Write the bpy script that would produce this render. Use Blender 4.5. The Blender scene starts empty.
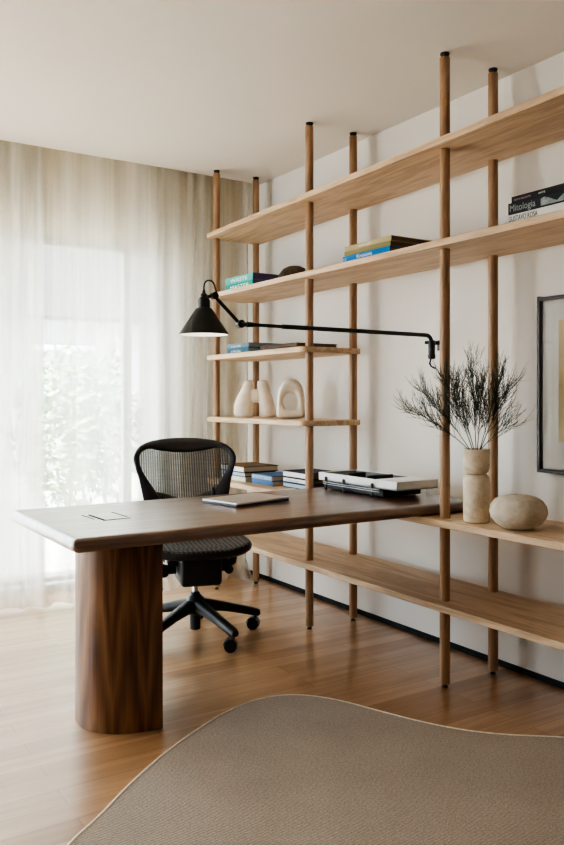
import bpy, bmesh, math, random
from mathutils import Vector, Matrix
random.seed(7)
C = bpy.context.scene.collection
PI = math.pi

# ------------------------------------------------------------------ materials
def nt(name):
    m = bpy.data.materials.new(name); m.use_nodes = True
    t = m.node_tree
    for n in list(t.nodes): t.nodes.remove(n)
    out = t.nodes.new('ShaderNodeOutputMaterial')
    return m, t, out
def N(t, kind, **kw):
    n = t.nodes.new(kind)
    for k, v in kw.items():
        if k in n.inputs: n.inputs[k].default_value = v
        else: setattr(n, k, v)
    return n
def L(t, a, b): t.links.new(a, b)
def rgb(c): return (c[0], c[1], c[2], 1.0)
def hexc(h):
    h = h.lstrip('#'); v = [int(h[i:i+2], 16)/255 for i in (0, 2, 4)]
    return tuple(x/12.92 if x <= .04045 else ((x+.055)/1.055)**2.4 for x in v)
def coords(t, scale=(1, 1, 1), loc=(0, 0, 0), rot=(0, 0, 0)):
    tc = N(t, 'ShaderNodeTexCoord'); mp = N(t, 'ShaderNodeMapping')
    mp.inputs['Scale'].default_value = scale; mp.inputs['Location'].default_value = loc; mp.inputs['Rotation'].default_value = rot
    L(t, tc.outputs['Object'], mp.inputs['Vector'])
    return mp.outputs['Vector']
def ramp(t, fac, stops):
    r = N(t, 'ShaderNodeValToRGB'); e = r.color_ramp.elements
    e[0].position = stops[0][0]; e[0].color = rgb(stops[0][1])
    e[1].position = stops[-1][0]; e[1].color = rgb(stops[-1][1])
    for p, c in stops[1:-1]:
        x = e.new(p); x.color = rgb(c)
    L(t, fac, r.inputs['Fac']); return r.outputs['Color']
def mixc(t, fac, a, b, mode='MIX'):
    m = N(t, 'ShaderNodeMix'); m.data_type = 'RGBA'; m.blend_type = mode
    def put(sock, v):
        if hasattr(v, 'node'): L(t, v, sock)
        elif isinstance(v, (int, float)): sock.default_value = v
        else: sock.default_value = rgb(v)
    put(m.inputs[0], fac); put(m.inputs[6], a); put(m.inputs[7], b)
    return m.outputs[2]
def math_(t, op, a, b=None):
    m = N(t, 'ShaderNodeMath'); m.operation = op
    for i, v in enumerate((a, b)):
        if v is None: continue
        if hasattr(v, 'node'): L(t, v, m.inputs[i])
        else: m.inputs[i].default_value = v
    return m.outputs[0]
def plain(name, col, rough=.6, metal=0.0, noise=.06, nscale=30, bump=0.0, bscale=200, spec=.5):
    m, t, out = nt(name)
    p = N(t, 'ShaderNodeBsdfPrincipled'); p.inputs['Roughness'].default_value = rough
    p.inputs['Metallic'].default_value = metal; p.inputs['Specular IOR Level'].default_value = spec
    v = coords(t)
    n = N(t, 'ShaderNodeTexNoise', Scale=nscale, Detail=4.0); L(t, v, n.inputs['Vector'])
    c = ramp(t, n.outputs['Fac'], [(.3, tuple(x*(1-noise) for x in col)), (.7, tuple(min(1, x*(1+noise)) for x in col))])
    L(t, c, p.inputs['Base Color'])
    if bump:
        n2 = N(t, 'ShaderNodeTexNoise', Scale=bscale, Detail=3.0); L(t, v, n2.inputs['Vector'])
        b = N(t, 'ShaderNodeBump', Strength=bump, Distance=.003); L(t, n2.outputs['Fac'], b.inputs['Height']); L(t, b.outputs['Normal'], p.inputs['Normal'])
    L(t, p.outputs[0], out.inputs[0]); return m
def wood(name, dark, mid, light, axis, rough=.45, fine=70, bump=.05, spec=.4):
    m, t, out = nt(name)
    p = N(t, 'ShaderNodeBsdfPrincipled'); p.inputs['Roughness'].default_value = rough; p.inputs['Specular IOR Level'].default_value = spec
    s1 = [9, 9, 9]; s1[axis] = .9
    s2 = [fine*2.2]*3; s2[axis] = 3.5
    n1 = N(t, 'ShaderNodeTexNoise', Scale=1.0, Detail=5.0, Roughness=.6, Distortion=.6); L(t, coords(t, s1, (3, 1, 2)), n1.inputs['Vector'])
    n2 = N(t, 'ShaderNodeTexNoise', Scale=1.0, Detail=3.0); L(t, coords(t, s2), n2.inputs['Vector'])
    w = N(t, 'ShaderNodeMath'); w.operation = 'MULTIPLY'; w.inputs[1].default_value = 5.0; L(t, n1.outputs['Fac'], w.inputs[0])
    fr = math_(t, 'PINGPONG', w.outputs[0], .5)
    a = math_(t, 'MULTIPLY', fr, 1.1)
    b = math_(t, 'MULTIPLY', n2.outputs['Fac'], .45)
    f = math_(t, 'ADD', a, b)
    col = ramp(t, f, [(.12, dark), (.5, mid), (.9, light)])
    L(t, col, p.inputs['Base Color'])
    bp = N(t, 'ShaderNodeBump', Strength=bump, Distance=.002); L(t, n2.outputs['Fac'], bp.inputs['Height']); L(t, bp.outputs['Normal'], p.inputs['Normal'])
    L(t, p.outputs[0], out.inputs[0]); return m
def walnut_veneer(name, dark, mid, light):
    # vertical veneer, leaves of cathedral figure mirrored about their joints
    m, t, out = nt(name)
    p = N(t, 'ShaderNodeBsdfPrincipled'); p.inputs['Roughness'].default_value = .38; p.inputs['Specular IOR Level'].default_value = .45
    tc = N(t, 'ShaderNodeTexCoord'); sx = N(t, 'ShaderNodeSeparateXYZ'); L(t, tc.outputs['Object'], sx.inputs[0])
    # distance round the rounded panel, roughly x - y
    u = math_(t, 'SUBTRACT', math_(t, 'MULTIPLY', sx.outputs['X'], 1.0), math_(t, 'MULTIPLY', sx.outputs['Y'], .35))
    pp = math_(t, 'PINGPONG', math_(t, 'ADD', u, .055), .062)
    cb = N(t, 'ShaderNodeCombineXYZ'); L(t, pp, cb.inputs[0]); L(t, math_(t, 'MULTIPLY', sx.outputs['Z'], .12), cb.inputs[2])
    nz = N(t, 'ShaderNodeTexNoise', Scale=14.0, Detail=3.0); L(t, cb.outputs[0], nz.inputs['Vector'])
    # parabola: v = z + k u^2  -> cathedral arches
    q = math_(t, 'MULTIPLY', math_(t, 'POWER', pp, 1.9), -95.0)
    vz = math_(t, 'ADD', math_(t, 'MULTIPLY', sx.outputs['Z'], -1.05), q)
    vz = math_(t, 'ADD', vz, math_(t, 'MULTIPLY', nz.outputs['Fac'], .60))
    rings = math_(t, 'PINGPONG', math_(t, 'MULTIPLY', vz, 4.6), 1.0)
    n2 = N(t, 'ShaderNodeTexNoise', Scale=1.0, Detail=4.0); L(t, coords(t, (160, 160, 5)), n2.inputs['Vector'])
    n3 = N(t, 'ShaderNodeTexNoise', Scale=1.0, Detail=3.0); L(t, coords(t, (22, 22, .8)), n3.inputs['Vector'])
    f = math_(t, 'ADD', math_(t, 'MULTIPLY', rings, .37), math_(t, 'MULTIPLY', n2.outputs['Fac'], .42))
    f = math_(t, 'ADD', f, math_(t, 'MULTIPLY', n3.outputs['Fac'], .45))
    col = ramp(t, f, [(.28, dark), (.55, mid), (.95, light)])
    L(t, col, p.inputs['Base Color']); L(t, p.outputs[0], out.inputs[0]); return m

M = {}
M['oak_shelf'] = wood('oak_shelf', hexc('#b09478'), hexc('#c7ac8d'), hexc('#d8c0a3'), 1, .5, 60)
M['oak_post'] = wood('oak_post', hexc('#8f6f55'), hexc('#a58467'), hexc('#b69678'), 2, .42, 60)
M['walnut_top'] = wood('walnut_top', hexc('#48301f'), hexc('#654430'), hexc('#7c5842'), 0, .36, 70, .03, .8)
_p = [n for n in M['walnut_top'].node_tree.nodes if n.type == 'BSDF_PRINCIPLED'][0]
_p.inputs['Coat Weight'].default_value = 1.0; _p.inputs['Coat Roughness'].default_value = .26; _p.inputs['Coat IOR'].default_value = 1.7
M['walnut_veneer'] = walnut_veneer('walnut_veneer', hexc('#452f22'), hexc('#6f4e36'), hexc('#96704f'))
M['black_metal'] = plain('black_metal', (.012, .012, .013), .42, .0, .1)
M['black_plastic'] = plain('black_plastic', (.018, .018, .02), .5, .0, .15, 40, .1, 400)
M['dark_plastic'] = plain('dark_plastic', (.030, .032, .036), .42, .0, .15, 40, .06, 400)
M['rubber'] = plain('rubber', (.012, .012, .012), .7)
M['chrome'] = plain('chrome', (.75, .75, .75), .18, 1.0)
M['steel'] = plain('steel', (.35, .35, .36), .35, 1.0)
M['cap_black'] = plain('cap_black', (.02, .016, .013), .5)
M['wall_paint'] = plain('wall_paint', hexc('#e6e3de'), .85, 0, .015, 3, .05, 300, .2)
M['wall_unseen_dark'] = plain('wall_unseen_dark', hexc('#544e47'), .85, 0, .015, 3)  # dark tone on the unseen walls, set to cut bounced light
M['wall_far_paint'] = plain('wall_far_paint', hexc('#eee4cf'), .85, 0, .015, 3, .05, 300, .2)
M['ceiling_paint'] = plain('ceiling_paint', hexc('#dfdcd6'), .9, 0, .012, 2, .03, 250, .1)
M['baseboard_black'] = plain('baseboard_black', (.008, .008, .010), .8)
M['frame_white'] = plain('frame_white', (.42, .42, .42), .4, 0, .02)
M['shade_inner'] = plain('shade_inner', (.9, .9, .88), .5, 0, .02)
M['silver'] = plain('silver', (.55, .54, .54), .38, .75, .03)
M['silver_dark'] = plain('silver_dark', (.09, .09, .1), .4, .5, .05)
M['white_lacquer'] = plain('white_lacquer', (.82, .83, .83), .35, 0, .02)
M['tray_shade_grey'] = plain('tray_shade_grey', (.20, .205, .21), .5, 0, .04)  # grey that stands in for the shade inside the tray
M['groove'] = plain('groove', (.006, .004, .003), .9, spec=.05)
M['frame_dark'] = plain('frame_dark', hexc('#33251f'), .4, 0, .15, 60)
M['mat_board'] = plain('mat_board', hexc('#dcdad6'), .9, 0, .02)
M['art_paper'] = plain('art_paper', hexc('#d8c7a3'), .9, 0, .05, 12)
M['paper'] = plain('paper', hexc('#d9cfbb'), .9, 0, .08, 150)
M['white_clay'] = plain('white_clay', hexc('#e8dfd0'), .75, 0, .05, 25, .6, 60)
M['bulb'] = plain('bulb', (.9, .88, .82), .3, 0, .01)

def stone(name, a, b, c, scale=9, rough=.75, pits=True):
    m, t, out = nt(name)
    p = N(t, 'ShaderNodeBsdfPrincipled'); p.inputs['Roughness'].default_value = rough; p.inputs['Specular IOR Level'].default_value = .3
    v = coords(t)
    n = N(t, 'ShaderNodeTexNoise', Scale=float(scale), Detail=6.0, Roughness=.65, Distortion=.5); L(t, v, n.inputs['Vector'])
    col = ramp(t, n.outputs['Fac'], [(.3, a), (.5, b), (.72, c)])
    n2 = N(t, 'ShaderNodeTexNoise', Scale=scale*22.0, Detail=3.0); L(t, v, n2.inputs['Vector'])
    sp = ramp(t, n2.outputs['Fac'], [(.34, (.62, .6, .56)), (.46, (1, 1, 1))])
    col = mixc(t, .8, col, sp, 'MULTIPLY')
    L(t, col, p.inputs['Base Color'])
    b = N(t, 'ShaderNodeBump', Strength=.5, Distance=.002); L(t, n2.outputs['Fac'], b.inputs['Height']); L(t, b.outputs['Normal'], p.inputs['Normal'])
    L(t, p.outputs[0], out.inputs[0]); return m
M['travertine'] = stone('travertine', hexc('#c2b096'), hexc('#dfd0b8'), hexc('#ece0cb'), 14)
M['speckled_clay'] = stone('speckled_clay', hexc('#b9ae9c'), hexc('#cdc3b2'), hexc('#ddd4c4'), 20, .85)
M['brown_stone'] = stone('brown_stone', hexc('#4d4034'), hexc('#5d5042'), hexc('#6c5f50'), 30, .8)

def floor_mat():
    m, t, out = nt('floor_planks')
    p = N(t, 'ShaderNodeBsdfPrincipled'); p.inputs['Roughness'].default_value = .33; p.inputs['Specular IOR Level'].default_value = .5
    v = coords(t)
    br = N(t, 'ShaderNodeTexBrick'); L(t, v, br.inputs['Vector'])
    br.inputs['Scale'].default_value = 1.0; br.inputs['Brick Width'].default_value = 1.15; br.inputs['Row Height'].default_value = .095
    br.inputs['Mortar Size'].default_value = .0009; br.inputs['Mortar Smooth'].default_value = .2; br.inputs['Bias'].default_value = 0
    br.offset = .37; br.offset_frequency = 2
    br.inputs['Color1'].default_value = rgb(hexc('#ad855f')); br.inputs['Color2'].default_value = rgb(hexc('#cba57f')); br.inputs['Mortar'].default_value = rgb(hexc('#76543a'))
    n1 = N(t, 'ShaderNodeTexNoise', Scale=1.0, Detail=5.0, Roughness=.6, Distortion=.4); L(t, coords(t, (1.6, 22, 1)), n1.inputs['Vector'])
    g = ramp(t, n1.outputs['Fac'], [(.3, (.72, .69, .65)), (.7, (1.12, 1.11, 1.09))])
    col = mixc(t, 1.0, br.outputs['Color'], g, 'MULTIPLY')
    n2 = N(t, 'ShaderNodeTexNoise', Scale=1.0, Detail=3.0); L(t, coords(t, (6, 260, 1)), n2.inputs['Vector'])
    g2 = ramp(t, n2.outputs['Fac'], [(.35, (.9, .89, .87)), (.65, (1.03, 1.03, 1.03))])
    col = mixc(t, 1.0, col, g2, 'MULTIPLY')
    p.inputs['Coat Weight'].default_value = 1.0; p.inputs['Coat Roughness'].default_value = .22; p.inputs['Coat IOR'].default_value = 1.75
    L(t, col, p.inputs['Base Color'])
    rr = N(t, 'ShaderNodeMapRange'); L(t, n1.outputs['Fac'], rr.inputs['Value']); rr.inputs['To Min'].default_value = .34; rr.inputs['To Max'].default_value = .46
    L(t, rr.outputs[0], p.inputs['Roughness'])
    b = N(t, 'ShaderNodeBump', Strength=.12, Distance=.001); L(t, br.outputs['Fac'], b.inputs['Height']); b.invert = True
    L(t, b.outputs['Normal'], p.inputs['Normal'])
    L(t, p.outputs[0], out.inputs[0]); return m
M['floor'] = floor_mat()

def rug_mat():
    m, t, out = nt('rug_weave')
    p = N(t, 'ShaderNodeBsdfPrincipled'); p.inputs['Roughness'].default_value = .95; p.inputs['Specular IOR Level'].default_value = .1
    w = N(t, 'ShaderNodeTexWave', Scale=46.0, Distortion=1.6, Detail=2.0); w.inputs['Detail Scale'].default_value = 3.0
    L(t, coords(t, (1, 1, 1), rot=(0, 0, math.radians(-34))), w.inputs['Vector'])
    n = N(t, 'ShaderNodeTexNoise', Scale=170.0, Detail=3.0); L(t, coords(t), n.inputs['Vector'])
    n3 = N(t, 'ShaderNodeTexNoise', Scale=3.0, Detail=3.0); L(t, coords(t), n3.inputs['Vector'])
    f = math_(t, 'ADD', math_(t, 'MULTIPLY', w.outputs['Fac'], .40), math_(t, 'MULTIPLY', n.outputs['Fac'], .62))
    col = ramp(t, f, [(.26, hexc('#8d8278')), (.5, hexc('#b3a79a')), (.78, hexc('#cfc3b6'))])
    g = ramp(t, n3.outputs['Fac'], [(.3, (.93, .93, .92)), (.7, (1.05, 1.05, 1.05))])
    col = mixc(t, 1.0, col, g, 'MULTIPLY')
    L(t, col, p.inputs['Base Color'])
    b = N(t, 'ShaderNodeBump', Strength=.7, Distance=.004); L(t, f, b.inputs['Height']); L(t, b.outputs['Normal'], p.inputs['Normal'])
    L(t, p.outputs[0], out.inputs[0]); return m
M['rug'] = rug_mat()
M['rug_edge'] = plain('rug_edge', hexc('#e6dccb'), .9, 0, .12, 120, .4, 300)

def sheer_mat(name, opaque, tint, var=.12):
    m, t, out = nt(name)
    tr = N(t, 'ShaderNodeBsdfTransparent'); tr.inputs[0].default_value = (.80, .80, .79, 1)
    df = N(t, 'ShaderNodeBsdfDiffuse'); df.inputs[0].default_value = rgb(tint)
    tl = N(t, 'ShaderNodeBsdfTranslucent'); tl.inputs[0].default_value = rgb(tint)
    m1 = N(t, 'ShaderNodeMixShader'); m1.inputs[0].default_value = .36; L(t, df.outputs[0], m1.inputs[1]); L(t, tl.outputs[0], m1.inputs[2])
    n = N(t, 'ShaderNodeTexNoise', Scale=1.0, Detail=4.0); L(t, coords(t, (9, 9, .35)), n.inputs['Vector'])
    n2 = N(t, 'ShaderNodeTexNoise', Scale=1.0, Detail=2.0); L(t, coords(t, (140, 140, 60)), n2.inputs['Vector'])
    f = math_(t, 'ADD', math_(t, 'MULTIPLY', math_(t, 'SUBTRACT', n.outputs['Fac'], .5), var*3), opaque)
    f = math_(t, 'ADD', f, math_(t, 'MULTIPLY', math_(t, 'SUBTRACT', n2.outputs['Fac'], .5), .10))
    m2 = N(t, 'ShaderNodeMixShader'); L(t, f, m2.inputs[0]); L(t, tr.outputs[0], m2.inputs[1]); L(t, m1.outputs[0], m2.inputs[2])
    L(t, m2.outputs[0], out.inputs[0]); return m
M['sheer'] = sheer_mat('sheer_fabric', .56, (.80, .765, .70), .34)
M['sheer_dense'] = sheer_mat('sheer_fabric_gathered', .68, (.80, .78, .74), .34)

def glass_mat(name, g=.06, tint=(.97, .98, .98), rough=0.0):
    m, t, out = nt(name)
    tr = N(t, 'ShaderNodeBsdfTransparent'); tr.inputs[0].default_value = rgb(tint)
    gl = N(t, 'ShaderNodeBsdfGlossy'); gl.inputs['Roughness'].default_value = rough
    mx = N(t, 'ShaderNodeMixShader'); mx.inputs[0].default_value = g
    L(t, tr.outputs[0], mx.inputs[1]); L(t, gl.outputs[0], mx.inputs[2]); L(t, mx.outputs[0], out.inputs[0]); return m
M['window_glass'] = glass_mat('window_glass', .05)
M['art_glass'] = glass_mat('art_glass', .035, (.97, .97, .97), .02)
M['acrylic'] = glass_mat('acrylic', .12, (.92, .93, .94), .05)

def mesh_back_mat():
    m, t, out = nt('backrest_weave')
    tc = N(t, 'ShaderNodeTexCoord'); sx = N(t, 'ShaderNodeSeparateXYZ'); L(t, tc.outputs['Object'], sx.inputs[0])
    fx = math_(t, 'FRACT', math_(t, 'DIVIDE', math_(t, 'ADD', sx.outputs['X'], 5.0), .0125))
    gx = math_(t, 'GREATER_THAN', fx, .52)
    fz = math_(t, 'FRACT', math_(t, 'DIVIDE', sx.outputs['Z'], .006)); gz = math_(t, 'GREATER_THAN', fz, .30)
    n = N(t, 'ShaderNodeTexNoise', Scale=1.0); L(t, coords(t, (10, 10, 120)), n.inputs['Vector'])
    hole = math_(t, 'MULTIPLY', gx, gz)
    hole = math_(t, 'MULTIPLY', hole, math_(t, 'ADD', math_(t, 'MULTIPLY', n.outputs['Fac'], .4), .30))
    p = N(t, 'ShaderNodeBsdfPrincipled'); p.inputs['Base Color'].default_value = (.05, .048, .047, 1); p.inputs['Roughness'].default_value = .6
    tr = N(t, 'ShaderNodeBsdfTransparent')
    mx = N(t, 'ShaderNodeMixShader'); L(t, hole, mx.inputs[0]); L(t, p.outputs[0], mx.inputs[1]); L(t, tr.outputs[0], mx.inputs[2])
    L(t, mx.outputs[0], out.inputs[0]); return m
def mesh_seat_mat():
    m, t, out = nt('seat_weave')
    p = N(t, 'ShaderNodeBsdfPrincipled'); p.inputs['Roughness'].default_value = .5
    ck = N(t, 'ShaderNodeTexChecker', Scale=62.0); L(t, coords(t, (1, 1, 1), rot=(0, 0, PI/4)), ck.inputs['Vector'])
    ck.inputs['Color1'].default_value = (.012, .012, .013, 1); ck.inputs['Color2'].default_value = (.17, .165, .16, 1)
    L(t, ck.outputs['Color'], p.inputs['Base Color'])
    b = N(t, 'ShaderNodeBump', Strength=.5, Distance=.002); L(t, ck.outputs['Fac'], b.inputs['Height']); L(t, b.outputs['Normal'], p.inputs['Normal'])
    L(t, p.outputs[0], out.inputs[0]); return m
M['backrest_weave'] = mesh_back_mat(); M['seat_weave'] = mesh_seat_mat()
M['twig'] = plain('twig', hexc('#464d40'), .7, 0, .25, 60)
M['leaf'] = plain('leaf', hexc('#7f9470'), .6, 0, .3, 8)
M['leaf_dark'] = plain('leaf_dark', hexc('#64775a'), .6, 0, .3, 8)
M['facade'] = plain('facade', hexc('#5f5f5e'), .9, 0, .03, 2)
M['facade_white'] = plain('facade_white', hexc('#c9c9c7'), .9, 0, .03, 2)
M['facade_dark'] = plain('facade_dark', hexc('#7d8388'), .4, 0, .05, 2)
M['terrace'] = plain('terrace', hexc('#b9b4aa'), .8, 0, .06, 6)
def cover(name, h, rough=.6): return plain(name, hexc(h), rough, 0, .05, 20, spec=.25)

# ------------------------------------------------------------------ geometry helpers
def add_box(bm, c, s, bevel=0.0, seg=2, rot=None):
    mat = Matrix.Translation(c)
    if rot is not None: mat = mat @ rot
    r = bmesh.ops.create_cube(bm, size=1.0)
    bmesh.ops.scale(bm, verts=r['verts'], vec=s)
    if bevel:
        es = list({e for v in r['verts'] for e in v.link_edges})
        rr = bmesh.ops.bevel(bm, geom=es, offset=bevel, segments=seg, profile=.5, affect='EDGES')
        vs = list({v for f in rr['faces'] for v in f.verts} | {v for v in r['verts'] if v.is_valid})
        vs = list({v for f in {f for v in vs for f in v.link_faces} for v in f.verts})
    else: vs = r['verts']
    bmesh.ops.transform(bm, matrix=mat, verts=vs)
def box(c, s, bevel=0.0, seg=2, rot=None):
    bm = bmesh.new(); add_box(bm, c, s, bevel, seg, rot); return bm
def add_loft(bm, rings, cap=True, closed=True):
    vr = [[bm.verts.new(p) for p in r] for r in rings]
    n = len(rings[0])
    for a, b in zip(vr, vr[1:]):
        for i in range(n if closed else n-1):
            bm.faces.new((a[i], a[(i+1) % n], b[(i+1) % n], b[i]))
    if cap:
        bm.faces.new(list(reversed(vr[0]))); bm.faces.new(vr[-1])
def add_tube(bm, pts, rad, n=8, cap=True):
    pts = [Vector(p) for p in pts]
    if not isinstance(rad, (list, tuple)): rad = [rad]*len(pts)
    t0 = (pts[1]-pts[0]).normalized()
    up = Vector((0, 0, 1)) if abs(t0.z) < .9 else Vector((1, 0, 0))
    nrm = (up - t0*up.dot(t0)).normalized()
    rings = []
    for i, p in enumerate(pts):
        if i == 0: t = t0
        elif i == len(pts)-1: t = (pts[-1]-pts[-2]).normalized()
        else: t = ((pts[i]-pts[i-1]).normalized() + (pts[i+1]-pts[i]).normalized()).normalized()
        nrm = (nrm - t*nrm.dot(t)).normalized(); b = t.cross(nrm)
        rings.append([p + (nrm*math.cos(2*PI*k/n) + b*math.sin(2*PI*k/n))*rad[i] for k in range(n)])
    add_loft(bm, rings, cap)
def tube(pts, rad, n=8):
    bm = bmesh.new(); add_tube(bm, pts, rad, n); return bm
def add_lathe(bm, prof, n=32, c=(0, 0, 0), cap=True):
    rings = [[(c[0]+r*math.cos(2*PI*k/n), c[1]+r*math.sin(2*PI*k/n), c[2]+z) for k in range(n)] for r, z in prof]
    add_loft(bm, rings, cap)
def lathe(prof, n=32, c=(0, 0, 0), cap=True):
    bm = bmesh.new(); add_lathe(bm, prof, n, c, cap); return bm
def add_prism(bm, outline, z0, z1, bevel=0.0, seg=3):
    vs = [bm.verts.new((x, y, z0)) for x, y in outline]
    f = bm.faces.new(vs)
    r = bmesh.ops.extrude_face_region(bm, geom=[f])
    nv = [g for g in r['geom'] if isinstance(g, bmesh.types.BMVert)]
    for v in nv: v.co.z = z1
    if bevel:
        es = []
        allv = set(vs) | set(nv)
        for v in allv:
            for e in v.link_edges:
                if abs(e.verts[0].co.z - e.verts[1].co.z) < 1e-7 and e not in es: es.append(e)
        bmesh.ops.bevel(bm, geom=es, offset=bevel, segments=seg, profile=.5, affect='EDGES')
def prism(outline, z0, z1, bevel=0.0, seg=3):
    bm = bmesh.new(); add_prism(bm, outline, z0, z1, bevel, seg); return bm
def rrect(x0, x1, y0, y1, r, n=6):
    out = []
    for cx, cy, a0 in ((x1-r, y0+r, -90), (x1-r, y1-r, 0), (x0+r, y1-r, 90), (x0+r, y0+r, 180)):
        for k in range(n+1):
            a = math.radians(a0 + 90*k/n); out.append((cx+r*math.cos(a), cy+r*math.sin(a)))
    return out
def catmull(P, per=8, closed=True):
    out = []; n = len(P)
    rng = range(n) if closed else range(n-1)
    for i in rng:
        p = [P[(i+k) % n] if closed else P[max(0, min(n-1, i+k))] for k in (-1, 0, 1, 2)]
        for s in range(per):
            t = s/per
            out.append(tuple(.5*((2*p[1][d]) + (-p[0][d]+p[2][d])*t + (2*p[0][d]-5*p[1][d]+4*p[2][d]-p[3][d])*t*t + (-p[0][d]+3*p[1][d]-3*p[2][d]+p[3][d])*t**3) for d in range(len(P[0]))))
    if not closed: out.append(tuple(P[-1]))
    return out
def obj(name, bm, mat, parent=None, loc=None, rot=None, smooth=True, angle=35):
    bmesh.ops.recalc_face_normals(bm, faces=bm.faces[:])
    me = bpy.data.meshes.new(name); bm.to_mesh(me); bm.free()
    if smooth:
        for p in me.polygons: p.use_smooth = True
        me.set_sharp_from_angle(angle=math.radians(angle))
    o = bpy.data.objects.new(name, me); C.objects.link(o)
    if smooth and angle == 35:
        wn = o.modifiers.new('even_shading', 'WEIGHTED_NORMAL'); wn.keep_sharp = True; wn.weight = 80
    if mat: me.materials.append(mat)
    if parent: o.parent = parent
    if loc: o.location = loc
    if rot: o.rotation_euler = rot
    return o
def tag(o, label, cat, group=None):
    o['label'] = label; o['category'] = cat
    if group: o['group'] = group
    return o
def thing(name, label, cat, loc=(0, 0, 0), rz=0.0, group=None):
    o = bpy.data.objects.new(name, None); C.objects.link(o)
    o.empty_display_size = .05; o.location = loc; o.rotation_euler = (0, 0, rz)
    return tag(o, label, cat, group)
def struct(name, bm, mat, parent=None, **kw):
    o = obj(name, bm, mat, parent, **kw)
    if parent is None: o['kind'] = 'structure'
    return o
def text_mesh(name, s, size, mat, parent, origin, ax, ay, depth=.0004, width=None, font_scale_x=1.0):
    cu = bpy.data.curves.new(name, 'FONT'); cu.body = s; cu.size = size; cu.extrude = depth; cu.resolution_u = 3
    tmp = bpy.data.objects.new('tmp', cu); C.objects.link(tmp)
    dg = bpy.context.evaluated_depsgraph_get()
    me = bpy.data.meshes.new_from_object(tmp.evaluated_get(dg))
    bpy.data.objects.remove(tmp); bpy.data.curves.remove(cu)
    xs = [v.co.x for v in me.vertices]; w = max(xs)-min(xs); x0 = min(xs)
    sx = (width/w) if width else font_scale_x
    ax = Vector(ax); ay = Vector(ay); az = ax.cross(ay); O = Vector(origin)
    for v in me.vertices:
        x, y, z = (v.co.x-x0)*sx, v.co.y, v.co.z
        v.co = O + ax*x + ay*y + az*z
    me.materials.clear(); me.materials.append(mat); me.name = name
    o = bpy.data.objects.new(name, me); C.objects.link(o); o.parent = parent
    return o

# ------------------------------------------------------------------ dimensions of the room
H = 2.6
XW = 2.7163                      # face of the shelf wall
YC = 4.4709                      # plane of the curtain
YG = 4.80                        # inner face of the window wall
XL, YN = -2.7, -2.4              # far-off left and near walls
XF, XB = 2.3188, 2.6033          # front and rear post rows
PY = (4.3458, 3.3373, 2.3637, 1.385)

# ------------------------------------------------------------------ setting
struct('floor', box(((XL+XW)/2, (YN+YG)/2, -.05), (XW-XL+.4, YG-YN+.4, .1)), M['floor'], smooth=False)
HS = H + .14                                                       # the curtain rises into a slot along the window wall
bm = bmesh.new()
add_box(bm, ((XL+XW)/2, (YN-.2+YC)/2, H+.10), (XW-XL+.4, YC-YN+.2, .2))
add_box(bm, ((XL+XW)/2, (YC+YG+.2)/2, HS+.03), (XW-XL+.4, YG+.2-YC, .06))
struct('ceiling', bm, M['ceiling_paint'], smooth=False)
struct('wall_right', box((XW+.1, (YN+YG)/2, HS/2), (.2, YG-YN+.4, HS)), M['wall_paint'], smooth=False)
LY0, LY1 = 3.35, 4.5                                                # unseen opening added in the left wall for side light
bm = bmesh.new()
add_box(bm, (XL-.1, (YN+YG)/2, (2.19+HS)/2), (.2, YG-YN+.4, HS-2.19))
for a, b in ((YN-.2, LY0), (LY1, YG+.2)): add_box(bm, (XL-.1, (a+b)/2, 2.19/2), (.2, b-a, 2.19))
struct('wall_left', bm, M['wall_unseen_dark'], smooth=False)
struct('wall_near', box(((XL+XW)/2, YN-.1, H/2), (XW-XL, .2, H)), M['wall_unseen_dark'], smooth=False)
WX0, WX1, WZ1 = -.75, 2.24, 2.19
UX0, UX1 = -2.55, -1.05                                             # unseen opening added left of the curtain for unfiltered light
bm = bmesh.new()
add_box(bm, ((XL+XW)/2, YG+.1, (WZ1+HS)/2), (XW-XL, .2, HS-WZ1))
for a, b in ((XL, UX0), (UX1, WX0), (WX1, XW)): add_box(bm, ((a+b)/2, YG+.1, WZ1/2), (b-a, .2, WZ1))
struct('wall_far', bm, M['wall_far_paint'], smooth=False)
struct('baseboard_right', box((XW-.006, (YN+YC)/2+.1, .0125), (.012, YC-YN+.2, .025), .002), M['baseboard_black'])

# window: one sliding door glazed to the floor, several leaves
def glazing(name, x0, x1, edges, rz=0.0, at=(0, 4.80, 0)):
    win = bpy.data.objects.new(name, None); C.objects.link(win); win.location = at; win.rotation_euler = (0, 0, rz); win['kind'] = 'structure'
    bm = bmesh.new()
    add_box(bm, ((x0+x1)/2, .08, WZ1-.02), (x1-x0, .12, .04), .004)
    add_box(bm, ((x0+x1)/2, .08, .02), (x1-x0, .12, .04), .004)
    for x in (x0+.02, x1-.02): add_box(bm, (x, .08, WZ1/2), (.04, .12, WZ1), .004)
    obj('window_frame', bm, M['frame_white'], win)
    for a, b in zip(edges, edges[1:]):
        f = bmesh.new(); w = .028
        for x in (a+w/2, b-w/2): add_box(f, (x, .06, WZ1/2), (w, .05, WZ1-.08), .004)
        for z in (.04+w/2+.02, WZ1-.04-w/2): add_box(f, ((a+b)/2, .06, z), (b-a, .05, w), .004)
        s = obj('window_sash', f, M['frame_white'], win)
        obj('pane', box(((a+b)/2, .06, WZ1/2), (b-a-.04, .006, WZ1-.14)), M['window_glass'], s, smooth=False)
glazing('window_1', WX0, WX1, [WX0+.04, .78, 1.93, WX1-.04])
glazing('added_window_2', UX0, UX1, [UX0+.04, -1.8, UX1-.04])  # unseen window, added to light the room past the curtain
glazing('added_window_3', LY0, LY1, [LY0+.04, LY1-.04], PI/2, (XL, 0, 0))  # unseen window, added to light the shelf fronts from the left

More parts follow.
